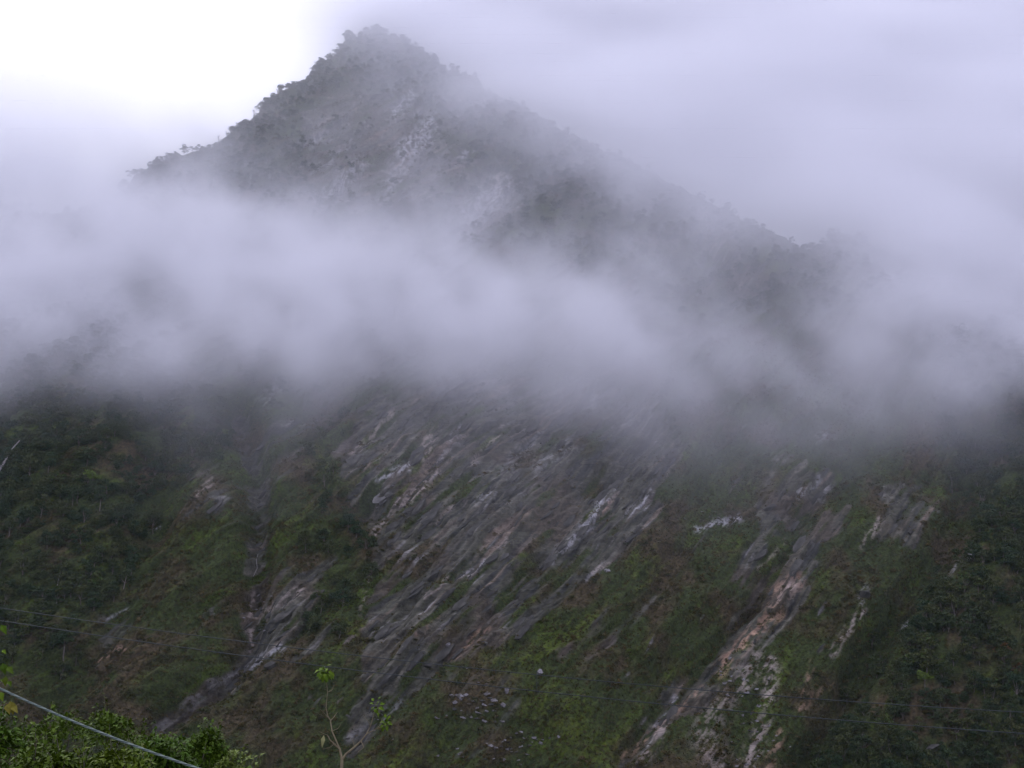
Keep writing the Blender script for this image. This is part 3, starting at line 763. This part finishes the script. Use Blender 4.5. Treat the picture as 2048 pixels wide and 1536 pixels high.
nt.links.new(tcb.outputs['Object'], n_.inputs['Vector']); nt.links.new(n_.outputs[0], cr.inputs[0]); nt.links.new(cr.outputs[0], b.inputs['Base Color'])
bk = link('near_hillside', np_mesh('near_hillside', AB.reshape(-1, 3), np.stack([ib[:-1, :-1], ib[:-1, 1:], ib[1:, 1:], ib[1:, :-1]], -1).reshape(-1, 4), BANK, True))
setp(bk, 'grassy hillside under the viewpoint falling into the valley', None, None, 'structure')
def bank_z(x, y): return -1.7 - .2 * y if y < 30 else -7.7 - (y - 30) * .55

# ------------------------------------------------------------------ bushes at the lower left
BUSH_LEAF = leaf_mat('bush_leaves', [(.040, .085, .010), (.075, .130, .010), (.12, .170, .012), (.19, .205, .016), (.085, .110, .012)], .6, .12)
def leaf_verts(c, d, up, L, W):
    """one leaf: pointed, folded along the midrib, drooping; 6 verts, 4 quads/tris as quads"""
    s = d.cross(up).normalized(); n = s.cross(d).normalized()
    return [c, c + d * L * .35 + s * W + n * W * .35, c + d * L * .5 - n * L * .02, c + d * L * .35 - s * W + n * W * .35, c + d * L - n * L * .22]
LQ = [(0, 1, 2), (0, 2, 3), (1, 4, 2), (2, 4, 3)]
def leaves(name, items, mat):
    V, T = [], []
    for it in items:
        o = len(V); V += [tuple(v) for v in leaf_verts(*it)]; T += [tuple(i + o for i in f) for f in LQ]
    return np_mesh(name, V, T, mat, False)
def rvec(r): 
    return Vector([r.gauss(0, 1) for _ in range(3)]).normalized()
def bush(u, v, y, rw, rh, label, seed, n=4200, ls=(.05, .15), mat=None):
    r = random.Random(seed)
    d = raydir(u, v); topp = Vector(d * (y / d[1])); gz_ = bank_z(topp.x, y)
    base = Vector((topp.x, y, gz_)); H = topp.z - gz_
    t = link('bush', None, None, base); setp(t, label, 'bush', None)
    clumps = []
    for k in range(16):
        a_ = r.uniform(0, 6.28); q = r.random() ** .6
        clumps.append((Vector((math.cos(a_) * rw * q * .85, math.sin(a_) * rw * q * .6, H - rh * .35 - rh * 1.0 * q * q * r.uniform(.6, 1.2) + r.uniform(-.15, .1))), r.uniform(.28, .5) * rw * .7))
    for k in range(7):
        c = clumps[k][0]; V, Q = tube([(c.x * .1, c.y * .1, -.15), (c.x * .5, c.y * .5, H * .45), tuple(c)], [.035, .025, .008], 6)
        link('stem', np_mesh('stem', V, Q, BARK, True), t)
    items = []
    for k in range(n):
        c, cr_ = clumps[k % 16]; dd = rvec(r)
        if dd.z < -.3: dd.z = -dd.z
        p = c + Vector((dd.x * cr_, dd.y * cr_, dd.z * cr_ * .75)) * r.uniform(.5, 1.1)
        ld = (dd + rvec(r) * .8 + Vector((0, 0, -.15))).normalized(); L = r.uniform(*ls)
        items.append((p, ld, Vector((0, 0, 1)) + rvec(r) * .5, L, L * r.uniform(.24, .34)))
    for k in range(12):                                    # leggy shoots that break the outline
        c, cr_ = clumps[r.randrange(16)]; e = c + Vector((r.uniform(-.3, .3), r.uniform(-.2, .2), cr_ * .8 + r.uniform(.15, .5)))
        V, Q = tube([tuple(c), tuple((c + e) * .5 + Vector((.03, 0, 0))), tuple(e)], [.008, .006, .003], 4)
        link('stem', np_mesh('stem', V, Q, BARK, True), t)
        for q_ in range(16):
            p = c + (e - c) * (.35 + .65 * q_ / 15); ld = (rvec(r) + Vector((0, 0, .1))).normalized(); L = r.uniform(.07, .15)
            items.append((p, ld, Vector((0, 0, 1)) + rvec(r) * .4, L, L * .3))
    f = link('foliage', leaves('foliage', items, mat or BUSH_LEAF), t); setp(f, kind='stuff')
    return t
bush(10, 1436, 20, 1.3, 1.3, 'leafy green bush in the bottom left corner under the thick cable', 1)
bush(130, 1412, 23, 1.5, 1.5, 'tall yellow-green bush second from the left corner, reaching up beside the cable', 2)
bush(235, 1406, 25, 1.5, 1.5, 'green bush in the middle of the near thicket at the bottom left', 3)
bush(330, 1466, 21, 1.2, 1.2, 'dark green bush where the thick cable leaves the picture at the bottom', 4)
bush(415, 1452, 24, 1.1, 1.2, 'dark leafy bush on the right of the near thicket', 5)
bush(462, 1494, 22, .55, .8, 'small bright yellow-green bush at the right end of the near thicket', 6, 1500, (.06, .11), LEAF_YELLOW)
bush(90, 1480, 17, 1.2, 1.2, 'low yellow-green bush at the very front of the near thicket, left of the cable', 7)
bush(240, 1492, 17, 1.2, 1.0, 'low broad bush at the front of the near thicket below the cable', 8)
bush(-120, 1400, 22, 1.4, 1.4, 'bush just outside the left edge of the picture', 9)

# ------------------------------------------------------------------ bare sapling with three tufts of leaves
def px(u, v, y):
    d = raydir(u, v); return Vector(d * (y / d[1]))
TWIG = bark_mat('twig', (.16, .13, .08), (.26, .22, .13), 20)
FRESH = leaf_mat('fresh_leaves', [(.055, .105, .012), (.11, .16, .02)], .6, .1)
DT = 14.0
base = px(684, 1519, DT); base.z = bank_z(base.x, DT); base.x += .1
sap = link('sapling', None, None, base); setp(sap, 'slender bare sapling with three tufts of fresh green leaves at bottom centre-left', 'sapling')
def limb(name, pts_, radii):
    V, Q = tube([tuple(p - base) for p in pts_], radii, 7); return link(name, np_mesh(name, V, Q, TWIG, True), sap)
fk = px(684, 1519, DT)
limb('trunk', [base - Vector((0, 0, .1)), base + (fk - base) * .5 + Vector((-.05, 0, 0)), px(683, 1540, DT), fk], [.035, .03, .022, .02])
limb('branch', [fk, px(679, 1497, DT), px(668, 1488, DT), px(660, 1480, DT - .1), px(655, 1470, DT - .1)], [.017, .014, .012, .008, .004])
limb('branch', [px(679, 1497, DT), px(664, 1462, DT), px(661, 1441, DT + .1), px(668, 1434, DT + .1), px(675, 1424, DT + .1)], [.010, .009, .008, .006, .003])
limb('branch', [px(661, 1441, DT + .1), px(655, 1430, DT + .1), px(652, 1416, DT + .1), px(655, 1385, DT + .1), px(652, 1352, DT + .1)], [.007, .006, .005, .004, .003])
limb('branch', [fk, px(692, 1508, DT), px(709, 1494, DT), px(722, 1482, DT), px(733, 1468, DT), px(741, 1452, DT), px(750, 1420, DT)], [.016, .014, .012, .010, .008, .006, .003])
limb('branch', [px(733, 1468, DT), px(752, 1458, DT), px(770, 1450, DT)], [.007, .005, .003])
limb('branch', [px(722, 1482, DT), px(728, 1495, DT - .1), px(716, 1504, DT - .1)], [.006, .004, .002])
for (a_, b_) in (((661, 1441), (640, 1418)), ((664, 1462), (682, 1448)), ((709, 1494), (698, 1470)), ((741, 1452), (726, 1430)), ((655, 1470), (636, 1462)), ((668, 1488), (646, 1498)), ((752, 1458), (764, 1436)), ((655, 1385), (668, 1370))):
    m__ = ((a_[0] + b_[0]) / 2 + 3, (a_[1] + b_[1]) / 2 + 2)
    limb('twig', [px(*a_, DT), px(*m__, DT - .05), px(*b_, DT)], [.0045, .003, .0015])
r = random.Random(5)
for (u, v, n, sp_, L0, hang) in ((649, 1345, 46, .105, .085, .6), (752, 1414, 20, .09, .075, .3), (773, 1446, 20, .06, .07, .2)):
    c = px(u, v, DT)
    for k in range(n):
        dd = rvec(r); p = c + Vector((dd.x * sp_, dd.y * sp_, dd.z * sp_ * 1.2)) * r.uniform(.2, 1)
        ld = (dd + Vector((0, 0, -hang))).normalized(); L = L0 * r.uniform(.7, 1.15)
        link('leaf', leaves('leaf', [(p - base, ld, Vector((0, -.6, 1)) + rvec(r) * .4, L, L * .32)], FRESH), sap)
pdl = leaf_mat('dead_leaf', [(.30, .27, .24), (.36, .33, .30)])
o = link('leaf', leaves('leaf', [(px(648, 1470, DT) - base, Vector((-.15, -.1, -1)).normalized(), Vector((0, -1, .2)), .17, .03)], pdl), sap); o['label'] = 'withered pale leaf hanging from the left branch'

# twigs reaching in at the left edge
t2b = px(-40, 1420, 12); t2b.z = bank_z(t2b.x, 12)
tw = link('shrub', None, None, t2b); setp(tw, 'shrub whose few leaves reach in at the left edge above the thick cable', 'shrub')
def limb2(pts_, radii):
    V, Q = tube([tuple(p - t2b) for p in pts_], radii, 6); link('stem', np_mesh('stem', V, Q, TWIG, True), tw)
limb2([t2b - Vector((0, 0, .1)), px(-35, 1400, 12), px(-25, 1330, 12), px(-8, 1252, 12)], [.02, .012, .008, .003])
limb2([px(-33, 1385, 12), px(-10, 1372, 12), px(10, 1360, 12)], [.006, .004, .002])
limb2([px(-35, 1420, 12), px(0, 1412, 12), px(20, 1405, 12)], [.006, .004, .002])
OCH = leaf_mat('yellowed_leaves', [(.18, .14, .02), (.14, .13, .02)])
for (u, v, L, mt_) in ((2, 1250, .13, FRESH), (-6, 1262, .12, FRESH), (4, 1300, .08, FRESH), (6, 1326, .14, BUSH_LEAF), (14, 1334, .12, BUSH_LEAF), (12, 1352, .12, BUSH_LEAF), (0, 1360, .12, FRESH), (16, 1362, .09, FRESH), (20, 1402, .16, OCH), (14, 1408, .13, OCH), (24, 1412, .12, OCH), (0, 1384, .12, FRESH)):
    link('leaf', leaves('leaf', [(px(u, v, 12) - t2b, (rvec(r) * .7 + Vector((.6, -.2, -.6))).normalized(), Vector((0, -.8, 1)), L, L * .32)], mt_), tw)

# ------------------------------------------------------------------ overhead wires
WIRE, nt, b = new_mat('wire'); b.inputs['Base Color'].default_value = (.05, .06, .06, 1); b.inputs['Roughness'].default_value = .5; b.inputs['Metallic'].default_value = .3
WIRE2, nt, b = new_mat('cable'); b.inputs['Base Color'].default_value = (.115, .155, .135, 1); b.inputs['Roughness'].default_value = .45
def wire(name, obs, ya, yb_, rad_, label, mat, u0=-900, u1=3300, n=90, twist=False):
    cf = np.polyfit([o_[0] for o_ in obs], [o_[1] for o_ in obs], 2)
    uu_ = np.linspace(u0, u1, n); vv_ = np.polyval(cf, uu_)
    q = [px(a_, b__, 1.0) for a_, b__ in zip(uu_, vv_)]
    q = [p * (ya + (yb_ - ya) * (a_ / 2048)) for p, a_ in zip(q, uu_)]
    if twist:
        parts = []
        for s_ in range(3):
            pp = []
            L = 0
            for i, p in enumerate(q):
                if i: L += (p - q[i - 1]).length
                dr = (q[min(i + 1, n - 1)] - q[max(i - 1, 0)]).normalized(); a1 = dr.cross(Vector((0, 0, 1))).normalized(); a2 = a1.cross(dr)
                ph = L * 6.28 / .42 + s_ * 2.094; pp.append(p + (a1 * math.cos(ph) + a2 * math.sin(ph)) * rad_ * .62)
            parts.append(tube(pp, [rad_ * .58] * n, 5))
        V, Q = merge(parts)
    else: V, Q = tube(q, [rad_] * n, 6)
    o = link(name, np_mesh(name, V, Q, mat, True)); setp(o, label, 'wire'); return q
wire('power_line', [(0, 1215), (147, 1237), (284, 1258), (700, 1310), (1078, 1352), (1300, 1369), (1573, 1392), (1780, 1408), (2028, 1425)], 46, 40, .018, 'upper of the two thin dark wires crossing the whole slope', WIRE)
wire('power_line', [(0, 1240), (137, 1261), (260, 1281), (441, 1307), (615, 1330), (839, 1355), (1078, 1384), (1300, 1406), (1448, 1416), (1821, 1452), (2048, 1468)], 46, 40, .019, 'lower of the two thin dark wires crossing the whole slope', WIRE)
wire('overhead_cable', [(0, 1377), (137, 1439), (290, 1499), (393, 1536)], 11, 5, .0105, 'thick pale green twisted cable running down across the bottom left corner', WIRE2, -500, 800, 700, True)
V, Q = tube([px(1073, 1351.5, 43), px(1073.5, 1368, 43), px(1073, 1384, 43)], [.012] * 3, 5)
sp0 = link('wire_spacer', np_mesh('wire_spacer', V, Q, WIRE, True)); setp(sp0, 'short upright tie between the two thin wires right of centre', 'wire tie')

# ------------------------------------------------------------------ even air over the whole valley
hv = [(x, y, z) for z in (-260, 860) for y in (-60, 2300) for x in (-2600, 2600)]
hm = np_mesh('haze', hv, [(0, 2, 3, 1), (4, 5, 7, 6), (0, 1, 5, 4), (2, 6, 7, 3), (0, 4, 6, 2), (1, 3, 7, 5)])
hz = link('haze', hm); setp(hz, 'thin bluish haze in the air of the valley', None, None, 'stuff')
hmt = bpy.data.materials.new('haze'); hmt.use_nodes = True; hn = hmt.node_tree; hn.nodes.clear()
ho = hn.nodes.new('ShaderNodeOutputMaterial'); pv_ = hn.nodes.new('ShaderNodeVolumePrincipled')
pv_.inputs['Color'].default_value = (.72, .88, 1, 1); pv_.inputs['Density'].default_value = .00003; pv_.inputs['Anisotropy'].default_value = .2
pv_.inputs['Density Attribute'].default_value = ''
hn.links.new(pv_.outputs[0], ho.inputs['Volume']); hm.materials.append(hmt)

# ------------------------------------------------------------------ mist
MV0 = 0; 
OP = np.array([
 #0    128  256  384  512  640  768  896  1024 1152 1280 1408 1536 1664 1792 1920 2048
 [.10, .08, .07, .08, .14, .45, .88, .96, .97, .97, .97, .97, .97, .97, .97, .97, .97],   # -128
 [.10, .08, .07, .08, .14, .45, .88, .96, .97, .97, .97, .97, .97, .97, .97, .97, .97],   # 0
 [.20, .17, .14, .14, .15, .24, .42, .60, .93, .97, .97, .97, .97, .97, .97, .97, .97],   # 128
 [.42, .34, .28, .28, .30, .22, .20, .22, .36, .82, .96, .97, .97, .97, .97, .97, .97],   # 256
 [.84, .78, .74, .72, .46, .26, .28, .26, .26, .30, .66, .90, .95, .96, .97, .97, .97],   # 384
 [.97, .96, .95, .97, .95, .86, .78, .84, .66, .34, .22, .16, .24, .70, .95, .97, .97],   # 512
 [.92, .95, .95, .96, .96, .96, .97, .97, .97, .96, .92, .62, .34, .72, .96, .97, .95],   # 640
 [.08, .10, .14, .28, .36, .36, .36, .38, .46, .62, .70, .74, .74, .72, .64, .46, .32],   # 768
 [.02, .02, .03, .06, .08, .08, .09, .10, .12, .17, .22, .24, .22, .18, .11, .05, .02],   # 896
 [.0, .01, .01, .02, .03, .03, .04, .04, .05, .06, .07, .08, .07, .05, .03, .01, .0],   # 1024
 [.0, .0, .0, .01, .01, .02, .02, .02, .02, .03, .03, .03, .03, .02, .01, .0, .0],   # 1152
 [.0] * 17, [.0] * 17, [.0] * 17])
TAU = -np.log(1 - np.clip(OP, 0, .985))
KU = 8                                               # the map, smoothed between its stations
_r = np.linspace(0, TAU.shape[0] - 1, (TAU.shape[0] - 1) * KU + 1); _c = np.linspace(0, 16, 16 * KU + 1)
T2 = np.stack([np.interp(_c, np.arange(17), row) for row in TAU]); T2 = np.stack([np.interp(_r, np.arange(TAU.shape[0]), T2[:, j]) for j in range(T2.shape[1])], 1)
for _ in range(2):
    pad = np.pad(T2, 4, mode='edge'); T2 = sum(pad[a_:a_ + T2.shape[0], b__:b__ + T2.shape[1]] for a_ in range(1, 8) for b__ in range(1, 8)) / 49
XR, YR, ZR = (-820., 820.), (430., 1500.), (-100., 900.)
VOX = 6.0
nx, ny, nz = (int((r[1] - r[0]) / VOX) + 1 for r in (XR, YR, ZR))
gx = np.linspace(*XR, nx, dtype=np.float32); gy = np.linspace(*YR, ny, dtype=np.float32); gz = np.linspace(*ZR, nz, dtype=np.float32)
GZ, GY, GX = np.meshgrid(gz, gy, gx, indexing='ij')      # index = ix + nx*(iy + ny*iz)
h = (GY - Y0) * NRM[1] + (GZ - Z0) * NRM[2]                # height over the mean slope
band = np.where((h > -75) & (h < 125))
bx, by, bz, bh = GX[band], GY[band], GZ[band], h[band]
# turbulence of the mist, in metres
wx = 20 * fbm(bx / 95, by / 95, bz / 95, o=3, seed=201); ws = 22 * fbm(bx / 90, by / 90, bz / 80, o=3, seed=211)
D0 = np.array([0, math.cos(rad(16)), math.sin(rad(16))])       # the sheets of mist lie across this direction
kk = -bh / float(D0 @ NRM)
q = np.stack([bx + wx, by + kk * D0[1] + ws * math.cos(SL), bz + kk * D0[2] + ws * math.sin(SL)], -1)
mu, mv = project(q)
fu = np.clip(mu / 128 * KU, 0, 16 * KU - .001); fv = np.clip((mv + 128) / 128 * KU, 0, 13 * KU - .001)
iu, iv = fu.astype(int), fv.astype(int); fu -= iu; fv -= iv
tau = (T2[iv, iu] * (1 - fu) + T2[iv, iu + 1] * fu) * (1 - fv) + (T2[iv + 1, iu] * (1 - fu) + T2[iv + 1, iu + 1] * fu) * fv
dg = bx * .8 + bz * .6; dh = bz * .8 - bx * .6        # wisps drawn out down to the right
n3 = fbm(dg / 46, by / 55, dh / 62, o=4, seed=221, gain=.6)
thick = 62 + 15 * perlin(bx / 160, by / 160, bz / 160, seed=231)
prof = sstep(-75, -25, bh) * (1 - sstep(thick * .35, thick, bh))
dens = tau * prof * np.clip(1 + (.28 + 1.02 * sstep(150, 420, mv - 260 * (mu > 1100) * sstep(1100, 1500, mu))) * n3, 0.04, 3.2) / 62.0
field = np.zeros(GX.shape, np.float32); field[band] = dens
del GX, GY, GZ, h

vm = bpy.data.meshes.new('mist'); N = nx * ny * nz
vm.vertices.add(N)
a = vm.attributes.new('dens', 'FLOAT', 'POINT'); a.data.foreach_set('value', field.ravel())
mist = link('mist', vm); setp(mist, 'bank of white mist drifting across the mountainside', None, None, 'stuff')
ng = bpy.data.node_groups.new('mist_grid', 'GeometryNodeTree')
ng.interface.new_socket('Geometry', in_out='INPUT', socket_type='NodeSocketGeometry')
ng.interface.new_socket('Geometry', in_out='OUTPUT', socket_type='NodeSocketGeometry')
gi = ng.nodes.new('NodeGroupInput'); go = ng.nodes.new('NodeGroupOutput')
vcn = ng.nodes.new('GeometryNodeVolumeCube')
vcn.inputs['Min'].default_value = (XR[0], YR[0], ZR[0]); vcn.inputs['Max'].default_value = (XR[1], YR[1], ZR[1])
vcn.inputs['Resolution X'].default_value = nx; vcn.inputs['Resolution Y'].default_value = ny; vcn.inputs['Resolution Z'].default_value = nz
pos = ng.nodes.new('GeometryNodeInputPosition')
sub = ng.nodes.new('ShaderNodeVectorMath'); sub.operation = 'SUBTRACT'; sub.inputs[1].default_value = (XR[0], YR[0], ZR[0])
dv = ng.nodes.new('ShaderNodeVectorMath'); dv.operation = 'MULTIPLY'
dv.inputs[1].default_value = ((nx - 1) / (XR[1] - XR[0]), (ny - 1) / (YR[1] - YR[0]), (nz - 1) / (ZR[1] - ZR[0]))
ng.links.new(pos.outputs[0], sub.inputs[0]); ng.links.new(sub.outputs[0], dv.inputs[0])
sp = ng.nodes.new('ShaderNodeSeparateXYZ'); ng.links.new(dv.outputs[0], sp.inputs[0])
ints = []
for k, n_ in zip('XYZ', (nx, ny, nz)):
    c_ = ng.nodes.new('FunctionNodeFloatToInt'); c_.rounding_mode = 'ROUND'
    ng.links.new(sp.outputs[k], c_.inputs[0]); ints.append(c_.outputs[0])
def imath(op, x, y):
    n_ = ng.nodes.new('FunctionNodeIntegerMath'); n_.operation = op
    for s_, v_ in zip(n_.inputs, (x, y)):
        if isinstance(v_, int): s_.default_value = v_
        else: ng.links.new(v_, s_)
    return n_.outputs[0]
idx = imath('ADD', ints[0], imath('MULTIPLY', imath('ADD', ints[1], imath('MULTIPLY', ints[2], ny)), nx))
na = ng.nodes.new('GeometryNodeInputNamedAttribute'); na.data_type = 'FLOAT'; na.inputs['Name'].default_value = 'dens'
si = ng.nodes.new('GeometryNodeSampleIndex'); si.data_type = 'FLOAT'; si.domain = 'POINT'; si.clamp = True
ng.links.new(gi.outputs[0], si.inputs['Geometry']); ng.links.new(na.outputs[0], si.inputs['Value']); ng.links.new(idx, si.inputs['Index'])
ng.links.new(si.outputs[0], vcn.inputs['Density'])
mm = bpy.data.materials.new('mist'); mm.use_nodes = True; mn = mm.node_tree; mn.nodes.clear()
mo = mn.nodes.new('ShaderNodeOutputMaterial'); vs = mn.nodes.new('ShaderNodeVolumeScatter'); vs.inputs['Anisotropy'].default_value = .35
vs.inputs['Color'].default_value = (.985, .98, 1, 1)
ma = mn.nodes.new('ShaderNodeAttribute'); ma.attribute_name = 'density'
mn.links.new(ma.outputs['Fac'], vs.inputs['Density']); mn.links.new(vs.outputs[0], mo.inputs['Volume'])
sm = ng.nodes.new('GeometryNodeSetMaterial'); sm.inputs['Material'].default_value = mm
ng.links.new(vcn.outputs[0], sm.inputs[0]); ng.links.new(sm.outputs[0], go.inputs[0])
md = mist.modifiers.new('grid', 'NODES'); md.node_group = ng
vm.materials.append(mm)
